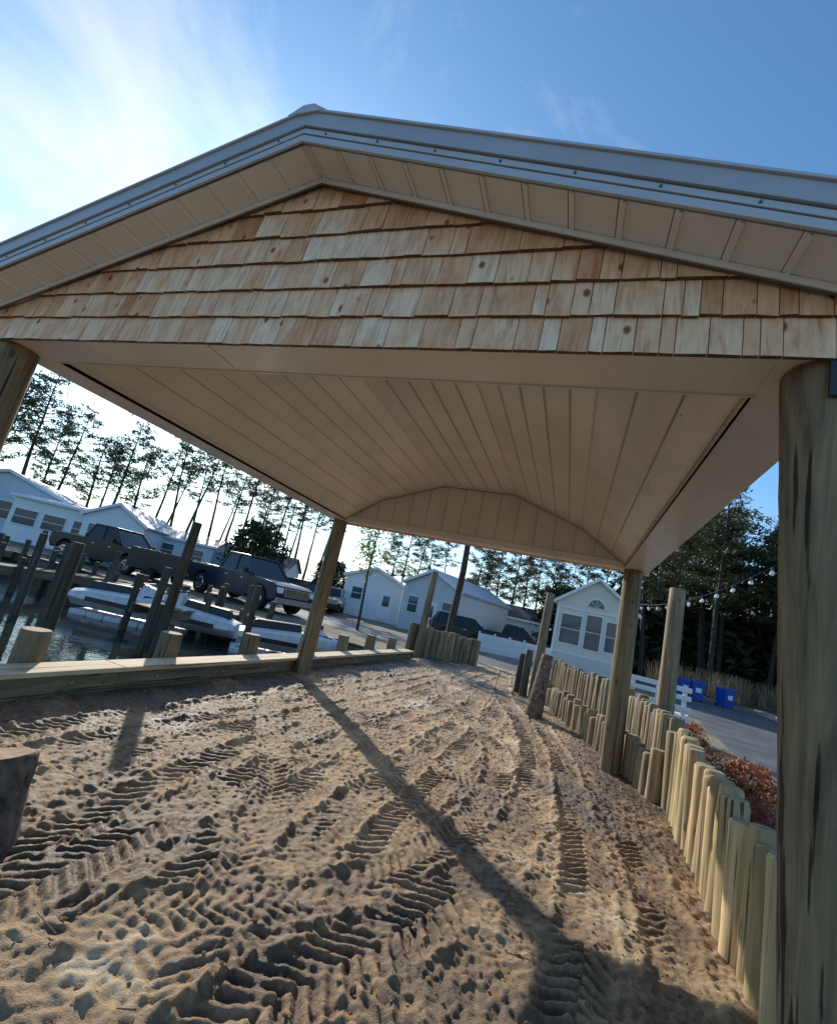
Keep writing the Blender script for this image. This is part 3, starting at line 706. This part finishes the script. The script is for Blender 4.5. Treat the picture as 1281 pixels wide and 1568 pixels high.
for az,d,sc,k in [(-22,45,.72,2),(-20.5,50,.75,1),(-19,55,.8,0),(-17,58,.8,1),(-15,50,.7,3),(-11.5,42,.7,4),(-10,48,.75,2),(-8.5,44,.68,0),(-7,50,.8,4),(-5.5,46,.72,2),(-4,52,.78,0),(-2.5,55,.8,4),(-1,50,.75,2),(1,56,.85,0),(3,52,.82,4),(5,55,.95,2)]:
    x,y=pol(az,d); place(pines[k],x,y,sc)
place(pines[1],-.9,19.2,1.0,rot=1.0,lean=.03)
forest=empty('pine_forest')
nf=0
while nf<95:
    az=random.uniform(6,46); d=random.uniform(40,68)
    x,y=pol(az,d)
    if y<39 and x<22.5: continue
    nf+=1
    place(random.choice([pines[4],pines[4],pines[2],pines[0],pines[1]]),x,y,random.uniform(1.05,1.25)*(d/46)**.6,name='forest_tree',parent=forest,z=.2)
def bush_mesh(seed,rx,h,n,mat,l=.3,w=.14,stems=6,stemmat='bark'):
    r=np.random.default_rng(seed); mb=MB()
    for k in range(n):
        a=r.uniform(0,6.28); q=r.uniform(0,1)**.5; z=h*r.uniform(.12,1); rr=rx*q*math.sqrt(max(.05,1-(z/h-.45)**2*2.6))
        c=np.array([rr*math.cos(a),rr*math.sin(a),z]); 
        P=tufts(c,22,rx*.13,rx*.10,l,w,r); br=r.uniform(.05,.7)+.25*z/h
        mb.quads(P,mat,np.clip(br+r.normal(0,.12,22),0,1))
    for k in range(stems):
        a=r.uniform(0,6.28); e=Vector((math.cos(a)*rx*.6,math.sin(a)*rx*.6,h*.8)); limb(mb,(0,0,-.1),e,.03*h/2,.01*h/2,stemmat)
    return mb.mesh('bush_%d'%seed)
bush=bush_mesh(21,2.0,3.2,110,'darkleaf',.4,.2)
und=empty('forest_undergrowth')
nf=0
while nf<75:
    az=random.uniform(5,46); d=random.uniform(54,70); x,y=pol(az,d)
    if y<44 and x<28: continue
    nf+=1
    place(bush,x,y,random.uniform(1.5,2.6),name='undergrowth_bush',parent=und,z=.1)
bigever=bush_mesh(22,2.6,6.6,210,'darkleaf',.4,.2,5)
x,y=pol(-37.7,40); place(bigever,x,y,.85,name='evergreen_tree')
x,y=pol(-1,45); place(bigever,x,y,1.0,name='evergreen_tree')
x,y=pol(-29,50); place(bigever,x,y,.7,name='evergreen_tree')
r=np.random.default_rng(5); mb=MB()
mb.cyl((0,0,-.1),(.15,0,2.6),.07,.05,8,'bark'); mb.cyl((.15,0,2.6),(.1,.1,5.4),.05,.015,8,'bark')
for k in range(34):
    z=r.uniform(2.6,5.4); a=r.uniform(0,6.28); L=r.uniform(.3,.95)
    p=Vector((.13,0.03,z)); e=p+Vector((math.cos(a)*L,math.sin(a)*L,.5*L)); limb(mb,p,e,.02,.006)
    P=tufts(np.array(e),30,.24,.2,.13,.08,r); mb.quads(P,'limeleaf',r.uniform(0,1,30))
ym=mb.mesh('young_tree_mesh'); x,y=pol(-24.3,23); place(ym,x,y,1.0,name='young_tree')
redb=bush_mesh(31,.42,.7,60,'redleaf',.06,.025,14)
for x,y,s in [(6.35,7.6,1.0),(6.25,5.0,.95),(6.2,4.2,.75),(6.6,5.4,.9),(6.4,9.6,.9),(6.3,3.1,.6)]:
    place(redb,x,y,s,name='red_shrub')
def grass(name,pts,h,w,n):
    mb=MB(); r=np.random.default_rng(9); Q=[]
    for (x,y,z) in pts:
        a=r.uniform(0,6.28,n); ox=r.normal(0,.35,n); oy=r.normal(0,.35,n); hh=h*r.uniform(.5,1.2,n); lx=r.normal(0,.22,n)*hh; ly=r.normal(0,.22,n)*hh
        bx=np.cos(a)*w; by=np.sin(a)*w; X0=x+ox; Y0=y+oy
        Q.append(np.stack([np.stack([X0-bx,Y0-by,np.full(n,z)],-1),np.stack([X0+bx,Y0+by,np.full(n,z)],-1),np.stack([X0+lx+bx*.2,Y0+ly+by*.2,z+hh],-1),np.stack([X0+lx-bx*.2,Y0+ly-by*.2,z+hh],-1)],1))
    Q=np.concatenate(Q); mb.quads(Q,'drygrass',r.uniform(0,1,len(Q))); mb.obj(name)
pts=[]
random.seed(5)
for k in range(460):
    y=random.uniform(10,46); x=random.uniform(17.0,21.5)+2*min(y,36)/30
    if y>38 : x=random.uniform(11,24)
    pts.append((x,y,.05+.06*max(0,x-17-y/15)))
grass('dry_grass',pts,1.6,.03,30)
pts=[(random.uniform(6.3,7.6),random.uniform(0,16),-.1) for _ in range(120)]
grass('verge_grass',pts,.12,.006,24)

# ------------------------------------------------------------------ buildings
def house(name,az,d,w,dep,hw,hp,rot,sid,roof,wins,base=-.1,gable=True,extra=None):
    x,y=pol(az,d); e=empty(name,(x,y,0),rot)
    mb=MB()
    if gable:
        mb.add([(-w/2,0,base),(w/2,0,base),(w/2,0,hw),(0,0,hp),(-w/2,0,hw),(-w/2,dep,base),(w/2,dep,base),(w/2,dep,hw),(0,dep,hp),(-w/2,dep,hw)],
           [(0,1,2,3,4),(6,5,9,8,7),(1,6,7,2),(5,0,4,9)],sid,.5)
    else:
        mb.add([(-w/2,0,base),(w/2,0,base),(w/2,0,hw),(-w/2,0,hw),(-w/2,dep,base),(w/2,dep,base),(w/2,dep,hw),(-w/2,dep,hw),(-w/2,dep/2,hp),(w/2,dep/2,hp)],
           [(0,1,2,3),(5,4,7,6),(1,5,6,9,2),(4,0,3,8,7)],sid,.5)
    mb.obj('walls',e)
    mb=MB(); ov=.25
    if gable:
        sl=(hp-hw)/(w/2)
        for s in (-1,1):
            xe=s*(w/2+ov); ze=hw-sl*ov
            mb.hexa([(0,-ov,hp+.02),(xe,-ov,ze+.02),(xe,dep+ov,ze+.02),(0,dep+ov,hp+.02),(0,-ov,hp+.14),(xe,-ov,ze+.14),(xe,dep+ov,ze+.14),(0,dep+ov,hp+.14)],roof,.5)
            mb.hexa([(0,-ov-.04,hp-.06),(xe,-ov-.04,ze-.06),(xe,-ov-.005,ze-.06),(0,-ov-.005,hp-.06),(0,-ov-.04,hp+.15),(xe,-ov-.04,ze+.15),(xe,-ov-.005,ze+.15),(0,-ov-.005,hp+.15)],'white',.5)
    else:
        sl=(hp-hw)/(dep/2)
        for a_,b_ in ((-ov,dep/2),(dep+ov,dep/2)):
            za=hw-sl*ov; q=w/2+ov
            mb.hexa([(-q,a_,za+.02),(q,a_,za+.02),(q,b_,hp+.02),(-q,b_,hp+.02),(-q,a_,za+.14),(q,a_,za+.14),(q,b_,hp+.14),(-q,b_,hp+.14)],roof,.5)
        mb.box((-q,-ov-.04,hw-sl*ov-.02),(q,-ov-.003,hw-sl*ov+.15),'white')
    mb.obj('roof',e)
    mb=MB()
    for (wx,wz,ww,wh,kind) in wins:
        mb.box((wx-ww/2-.07,-.05,wz-.07),(wx+ww/2+.07,-.003,wz+wh+.07),'white')
        m_='glass' if kind!='d' else 'white'
        mb.box((wx-ww/2,-.062,wz),(wx+ww/2,-.052,wz+wh),m_)
        if kind=='w': mb.box((wx-ww/2,-.075,wz+wh/2-.02),(wx+ww/2,-.064,wz+wh/2+.02),'white')
        if kind=='d': mb.box((wx-ww*.3,-.068,wz+wh*.5),(wx+ww*.3,-.0635,wz+wh*.9),'glass')
    if extra: extra(mb)
    mb.obj('windows_and_trim',e); return e
def cott(mb):
    n=12; c=(0,4.05)
    for rr,yy,m_ in ((.60,-.05,'white'),(.48,-.06,'glass')):
        vs=[(c[0]+rr*math.cos(math.pi*i/n),yy,c[1]+rr*math.sin(math.pi*i/n)) for i in range(n+1)]
        mb.add(vs,[tuple(reversed(range(n+1)))],m_,.5)
    for k in range(1,4):
        a=math.pi*k/4; mb.cyl((0,-.068,4.05),(.48*math.cos(a),-.068,4.05+.48*math.sin(a)),.015,.015,4,'white')
    mb.box((-2.3,-.04,3.68),(2.3,-.003,3.78),'white')
    for s in (-1,1): mb.box((s*2.27-.07,-.045,.96),(s*2.27+.07,-.002,3.67),'white')
    mb.box((-2.3,-.05,-.1),(2.3,-.004,.0),'white'); mb.box((-2.3,-.05,.85),(2.3,-.004,.95),'white')
    for k in range(40):
        x=-2.25+k*.115
        mb.add([(x,-.055,0),(x+.03,-.055,0),(x+.03,-.055,.85),(x,-.055,.85)],[(0,1,2,3)],'white')
    for k in range(7):
        mb.box((-2.3,-.048,.06+k*.115),(2.3,-.043,.09+k*.115),'white')
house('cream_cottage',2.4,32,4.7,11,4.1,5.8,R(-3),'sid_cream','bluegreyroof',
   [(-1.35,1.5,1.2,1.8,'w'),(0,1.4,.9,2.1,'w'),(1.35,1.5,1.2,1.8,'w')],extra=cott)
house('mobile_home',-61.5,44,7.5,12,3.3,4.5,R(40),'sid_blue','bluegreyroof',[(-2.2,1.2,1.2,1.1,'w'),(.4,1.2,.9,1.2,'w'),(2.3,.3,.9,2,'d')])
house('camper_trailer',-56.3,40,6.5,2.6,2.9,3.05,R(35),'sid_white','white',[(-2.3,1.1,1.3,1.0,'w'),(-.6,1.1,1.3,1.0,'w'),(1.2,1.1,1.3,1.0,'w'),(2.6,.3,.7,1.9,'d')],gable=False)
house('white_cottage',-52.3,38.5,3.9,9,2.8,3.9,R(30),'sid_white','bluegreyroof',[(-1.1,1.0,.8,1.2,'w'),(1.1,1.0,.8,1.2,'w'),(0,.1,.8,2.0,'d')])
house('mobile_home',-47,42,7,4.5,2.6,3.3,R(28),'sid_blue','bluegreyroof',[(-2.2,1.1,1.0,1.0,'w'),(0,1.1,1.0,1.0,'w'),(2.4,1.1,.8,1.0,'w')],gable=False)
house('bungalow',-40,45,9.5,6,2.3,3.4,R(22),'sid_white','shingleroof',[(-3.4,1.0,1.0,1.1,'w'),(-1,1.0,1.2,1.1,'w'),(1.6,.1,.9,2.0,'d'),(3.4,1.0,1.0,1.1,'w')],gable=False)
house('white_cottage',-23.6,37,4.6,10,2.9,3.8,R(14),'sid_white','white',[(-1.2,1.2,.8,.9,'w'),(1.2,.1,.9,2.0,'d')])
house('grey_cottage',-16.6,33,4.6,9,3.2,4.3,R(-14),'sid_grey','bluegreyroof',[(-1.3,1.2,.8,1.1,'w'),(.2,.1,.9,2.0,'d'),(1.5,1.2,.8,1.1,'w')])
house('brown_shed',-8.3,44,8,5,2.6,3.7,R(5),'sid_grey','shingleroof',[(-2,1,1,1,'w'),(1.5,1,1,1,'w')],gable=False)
mb=MB()
xa,ya=pol(-10,29); xb,yb=pol(-1.6,32)
n=40
for k in range(n+1):
    q=k/n; x=xa+(xb-xa)*q; y=ya+(yb-ya)*q
    mb.box((x-.05,y-.02,-.1),(x+.05,y+.02,.95+(.12 if k%8==0 else 0)),'white')
for z in (.2,.75):
    mb.hexa([(xa,ya+.025,z),(xb,yb+.025,z),(xb,yb+.06,z),(xa,ya+.06,z),(xa,ya+.025,z+.1),(xb,yb+.025,z+.1),(xb,yb+.06,z+.1),(xa,ya+.06,z+.1)],'white')
mb.obj('white_picket_fence')
def bench(x,y,rot):
    e=empty('white_bench',(x,y,-.1),rot); mb=MB()
    for sx in (-.6,0,.6):
        mb.box((sx-.05,-.05,0),(sx+.05,.05,1.15),'white'); 
        mb.hexa([(sx-.04,.06,0),(sx+.04,.06,0),(sx+.04,.5,0),(sx-.04,.5,0),(sx-.04,.06,.5),(sx+.04,.06,.5),(sx+.04,.5,.45),(sx-.04,.5,.45)],'white')
    for z in (.12,.38,.64,.9,1.1): mb.box((-.75,-.085,z),(.75,-.052,z+.12),'white')
    for yy in (.1,.24,.38): mb.box((-.7,yy,.51),(.7,yy+.1,.55),'white')
    mb.obj('slats_and_frame',e,bevel=.01)
bench(6.5,12.0,R(-15)); 
def bin_(x,y,rot,z=.2,s=1):
    e=empty('recycling_bin',(x,y,z),rot); mb=MB()
    mb.hexa([(-.27*s,-.3,.08),(.27*s,-.3,.08),(.27*s,.3,.08),(-.27*s,.3,.08),(-.33*s,-.38,1.0),(.33*s,-.38,1.0),(.33*s,.38,1.0),(-.33*s,.38,1.0)],'bluebin')
    mb.hexa([(-.36*s,-.42,1.0),(.36*s,-.42,1.0),(.36*s,.42,1.0),(-.36*s,.42,1.0),(-.33*s,-.38,1.1),(.33*s,-.38,1.1),(.33*s,.4,1.12),(-.33*s,.4,1.12)],'bluebin')
    for sx in(-1,1): mb.cyl((sx*.2,.34,.1),(sx*.27,.34,.1),.1,.1,12,'tyre')
    mb.box((-.15,-.37,.5),(.15,-.345,.75),'white'); mb.cyl((-.25*s,.46,1.0),(.25*s,.46,1.0),.02,.02,8,'bluebin')
    mb.obj('bin_body',e,bevel=.02)
x,y=pol(11.6,34); bin_(x,y,.2,-.09); x,y=pol(12.9,34); bin_(x,y,-.1,-.09)
x,y=pol(15.2,34); bin_(x,y,.5,-.09)

mb=MB()
pA=pol(6.2,15); pC=pol(22,8.5); pD=pol(35,7)
anch=[(pA[0],pA[1],3.05),(pC[0],pC[1],3.75),(pD[0],pD[1],3.5)]
for a,b_ in zip(anch[:-1],anch[1:]):
    a=Vector(a);b_=Vector(b_); prev=a; N=26 if a.z<3.2 else 14
    for i in range(1,N+1):
        q=i/N; p=a.lerp(b_,q); p.z-=.34*4*q*(1-q); mb.cyl(prev,p,.008,.008,4,'black'); 
        if i%2==0:
            mb.cyl(p,p-Vector((0,0,.06)),.02,.02,6,'black'); ico(mb,p-Vector((0,0,.1)),.045,'bulb',1.1)
        prev=p
mb.obj('string_lights')
for x,y,h in anch:
    mb=MB(); mb.cyl((x,y,-.2),(x,y,h),.03,.025,10,'steel'); mb.cyl((x,y,h),(x,y,h+.04),.045,.025,10,'steel'); mb.obj('light_pole')

# ------------------------------------------------------------------ vehicles
def vehicle(name,x,y,rot,paint,kind='pickup',s=1):
    e=empty(name,(x,y,-.09),rot); e.scale=(s,s,s)
    hw=.98
    if kind=='pickup':
        prof=[(-2.85,.55),(-2.9,.75),(-2.88,1.2),(-.9,1.22),(-.85,1.24),(1.15,1.24),(1.3,1.2),(2.5,1.13),(2.78,1.03),(2.88,.8),(2.85,.5)]
        wx=(-1.85,1.9); cab=[(-.88,1.23),(1.3,1.2),(.55,1.88),(-.72,1.88)]
    else:
        prof=[(-2.3,.5),(-2.38,.8),(-2.32,1.1),(-1.2,1.14),(1.0,1.12),(2.1,.98),(2.35,.8),(2.35,.45)]
        wx=(-1.4,1.45); cab=[(-2.25,1.1),(1.05,1.1),(.35,1.68),(-1.95,1.7)]
    rw=.41 if kind=='pickup' else .36
    bottom=[]
    for c in sorted(wx,reverse=True):
        bottom+=[(c+(rw+.07)*math.cos(t),.42+(rw+.07)*math.sin(t)) for t in np.linspace(0,math.pi,9)]
    poly=prof+bottom
    bm=bmesh.new()
    vsA=[bm.verts.new((px,-hw,pz)) for px,pz in poly]; f=bm.faces.new(vsA)
    ret=bmesh.ops.extrude_face_region(bm,geom=[f]); 
    vv=[g for g in ret['geom'] if isinstance(g,bmesh.types.BMVert)]
    bmesh.ops.translate(bm,verts=vv,vec=(0,2*hw,0)); bmesh.ops.recalc_face_normals(bm,faces=bm.faces)
    me=bpy.data.meshes.new('body_mesh'); bm.to_mesh(me); bm.free(); me.materials.append(M[paint])
    ob=bpy.data.objects.new('body',me); scene.collection.objects.link(ob); ob.parent=e
    md=ob.modifiers.new('b','BEVEL'); md.width=.06; md.segments=3; md.limit_method='ANGLE'; md.angle_limit=R(40)
    mb=MB(); b0,b1=hw-.06,hw-.26
    (xa,za),(xb,zb),(xc,zc),(xd,zd)=cab
    V=[(xa,-b0,za),(xb,-b0,zb),(xb,b0,zb),(xa,b0,za),(xd,-b1,zd),(xc,-b1,zc),(xc,b1,zc),(xd,b1,zd)]
    mb.hexa(V,'carglass',.5); 
    V=[Vector(v) for v in V]
    for a,b_ in ((0,4),(1,5),(2,6),(3,7)): mb.cyl(V[a],V[b_],.055,.045,6,paint)
    for s_ in (0,1):
        A,B,Cc,Dd=(V[0],V[1],V[5],V[4]) if s_==0 else (V[3],V[2],V[6],V[7])
        m0=A.lerp(B,.48); m1=Dd.lerp(Cc,.52); mb.cyl(m0,m1,.05,.05,6,paint); mb.cyl(A,B,.045,.045,6,paint)
        if kind!='pickup': mb.cyl(A.lerp(B,.2),Dd.lerp(Cc,.18),.07,.06,6,paint)
    mb.box((xd-.03,-b1-.03,zd-.02),(xc+.03,b1+.03,zd+.06),paint)
    mb.obj('cabin',e,bevel=.015)
    mb=MB()
    if kind=='pickup': mb.box((-2.75,-hw+.12,1.222),(-1.0,hw-.12,1.232),'black')
    for c in wx:
        mb.box((c-.5,-hw+.25,.45),(c+.5,hw-.25,.9),'black')
    mb.box((-2.2,-hw+.1,.33),(2.2,hw-.1,.52),'black')
    F=prof[-2][0]
    mb.box((F-.02,-.62,.68),(F+.05,.62,.98),'chrome'); 
    for k in range(4): mb.box((F+.052,-.56,.71+k*.065),(F+.065,.56,.735+k*.065),'black')
    for s_ in (-1,1): mb.box((F-.16,s_*.82-.13,.78),(F+.03,s_*.82+.13,.98),'lamp'); mb.box((-F-.06,s_*.86-.09,.75),(-F+.1,s_*.86+.09,1.1),'red')
    mb.box((F-.05,-.95,.42),(F+.14,.95,.62),'chrome' if kind=='pickup' else paint); mb.box((-F-.14,-.9,.45),(-F+.05,.9,.62),'chrome')
    for s_ in (-1,1):
        mb.box((xb-.35,s_*1.13-.1,1.22),(xb-.22,s_*1.13+.1,1.42),paint); mb.box((xb-.32,min(s_*.9,s_*1.05),1.26),(xb-.26,max(s_*.9,s_*1.05),1.3),'black')
        for hx in (-.05,.95) : mb.box((hx-.3,s_*(hw+.012)-.01,1.0),(hx-.12,s_*(hw+.012)+.01,1.03),'chrome')
        for hx in (-.75,.2,1.15): mb.box((hx-.006,s_*(hw+.003)-.004,.6),(hx+.006,s_*(hw+.003)+.004,1.2),'black')
        mb.box((-1.2,s_*hw-.06,.4),(1.2,s_*hw+.06,.46),'black')
    mb.obj('trim_and_lights',e,bevel=.012)
    mb=MB()
    for c in wx:
        for s_ in (-1,1):
            y0,y1=s_*(hw-.24),s_*(hw+.01); mb.cyl((c,y0,rw),(c,y1,rw),rw,rw*.97,24,'tyre'); mb.cyl((c,y1,rw),(c,y1+s_*.012,rw),rw*.62,rw*.58,16,'chrome')
            for k in range(6):
                a=k*math.pi/3; mb.cyl((c+math.cos(a)*rw*.32,y1+s_*.013,rw+math.sin(a)*rw*.32),(c+math.cos(a)*rw*.32,y1+s_*.02,rw+math.sin(a)*rw*.32),.05,.05,6,'black')
    mb.obj('wheels',e,bevel=.02)
    return e
vehicle('pickup_truck',-11.0,17.6,R(-14),'paint_navy','pickup',1.2)
vehicle('off_road_truck',-19.6,16.9,R(4),'paint_black','pickup',1.15)
x,y=pol(-30.5,33); vehicle('suv',x,y,R(-30),'paint_black','suv')
x,y=pol(-28.3,36); vehicle('parked_car',x,y,R(-70),'paint_silver','suv')
x,y=pol(-11.6,31); vehicle('suv',x,y,R(20),'paint_black','suv')
x,y=pol(-6,37); vehicle('off_road_truck',x,y,R(10),'paint_black','pickup')
e=empty('utility_trailer',(-15.4,16.6,-.09),R(5)); mb=MB()
mb.box((-1.6,-.9,.5),(1.6,.9,.62),'black'); mb.box((-1.6,-.9,.62),(1.6,-.84,1.5),'paint_black'); mb.box((-1.6,.84,.62),(1.6,.9,1.5),'paint_black'); mb.box((-1.6,-.83,.62),(-1.54,.83,1.5),'paint_black')
mb.cyl((1.6,0,.5),(2.6,0,.45),.04,.04,6,'black')
for s_ in (-1,1): mb.cyl((0,s_*.95,.33),(0,s_*1.15,.33),.33,.33,18,'tyre')
mb.obj('trailer_body',e,bevel=.01)

# ------------------------------------------------------------------ camera, light, world
cam=bpy.data.cameras.new('camera'); co_=bpy.data.objects.new('camera',cam); scene.collection.objects.link(co_)
mt=Matrix.Rotation(.355,4,'Z')@Matrix.Rotation(math.pi/2+.1998,4,'X')@Matrix.Rotation(.2257,4,'Z')
co_.matrix_world=Matrix.Translation((4.18,-1.986,1.55))@mt
cam.sensor_fit='HORIZONTAL'; cam.sensor_width=36; cam.lens=709.3/1281*36; cam.clip_start=.05; cam.clip_end=3000
scene.camera=co_
SEL,SAZ=R(24),R(-45)
Sd=Vector((math.sin(SAZ)*math.cos(SEL),math.cos(SAZ)*math.cos(SEL),math.sin(SEL)))
su=bpy.data.lights.new('sun','SUN'); su.energy=5; su.angle=R(.5); su.color=(1,.92,.79)
so=bpy.data.objects.new('sun',su); scene.collection.objects.link(so); so.rotation_euler=Sd.to_track_quat('Z','Y').to_euler(); so.location=(0,0,30)
w=bpy.data.worlds.new('World'); scene.world=w; w.use_nodes=True; nt=w.node_tree
bg=nt.nodes['Background']; sky=nt.nodes.new('ShaderNodeTexSky'); sky.sky_type='NISHITA'; sky.sun_disc=False
sky.sun_elevation=SEL; sky.sun_rotation=SAZ; sky.air_density=1.0; sky.dust_density=.8; sky.ozone_density=2.0
skyc=mixc(nt,1.0,sky.outputs[0],(.86,1.26,1.48),'MULTIPLY')
tc=nt.nodes.new('ShaderNodeTexCoord'); sp=nt.nodes.new('ShaderNodeSeparateXYZ'); nt.links.new(tc.outputs['Generated'],sp.inputs[0])
zc=mathn(nt,'MAXIMUM',sp.outputs[2],.04); zc=mathn(nt,'ADD',zc,.25)
cv=nt.nodes.new('ShaderNodeCombineXYZ'); nt.links.new(mathn(nt,'DIVIDE',sp.outputs[0],zc),cv.inputs[0]); nt.links.new(mathn(nt,'DIVIDE',sp.outputs[1],zc),cv.inputs[1])
mp=nt.nodes.new('ShaderNodeMapping'); mp.inputs['Scale'].default_value=(1.3,1.0,1); mp.inputs['Rotation'].default_value=(0,0,R(-20)); nt.links.new(cv.outputs[0],mp.inputs[0])
n=noise(nt,mp.outputs[0],1.5,9,.6,.9)
dt=nt.nodes.new('ShaderNodeVectorMath'); dt.operation='DOT_PRODUCT'; nt.links.new(tc.outputs['Generated'],dt.inputs[0]); dt.inputs[1].default_value=Sd
near=mathn(nt,'POWER',mathn(nt,'MAXIMUM',dt.outputs['Value'],0),7)
f=mathn(nt,'ADD',n,mathn(nt,'MULTIPLY',near,.30))
cr=ramp(nt,[(.57,(0,0,0)),(.92,(1,1,1))]); nt.links.new(f,cr.inputs[0])
hz=mathn(nt,'POWER',mathn(nt,'SUBTRACT',1.0,mathn(nt,'MAXIMUM',sp.outputs[2],0),True),9)
amt=mathn(nt,'MAXIMUM',mathn(nt,'MULTIPLY',cr.outputs[0],.85),mathn(nt,'MULTIPLY',hz,.9))
cb=mathn(nt,'ADD',mathn(nt,'MULTIPLY',near,4.5),5.2)
cc=nt.nodes.new('ShaderNodeCombineColor')
nt.links.new(mathn(nt,'MULTIPLY',cb,.98),cc.inputs[0]); nt.links.new(cb,cc.inputs[1]); nt.links.new(mathn(nt,'MULTIPLY',cb,1.04),cc.inputs[2])
col=mixc(nt,amt,skyc,cc.outputs[0])
nt.links.new(col,bg.inputs[0]); bg.inputs[1].default_value=.15
scene.view_settings.view_transform='Standard'; scene.view_settings.look='None'; scene.view_settings.exposure=0
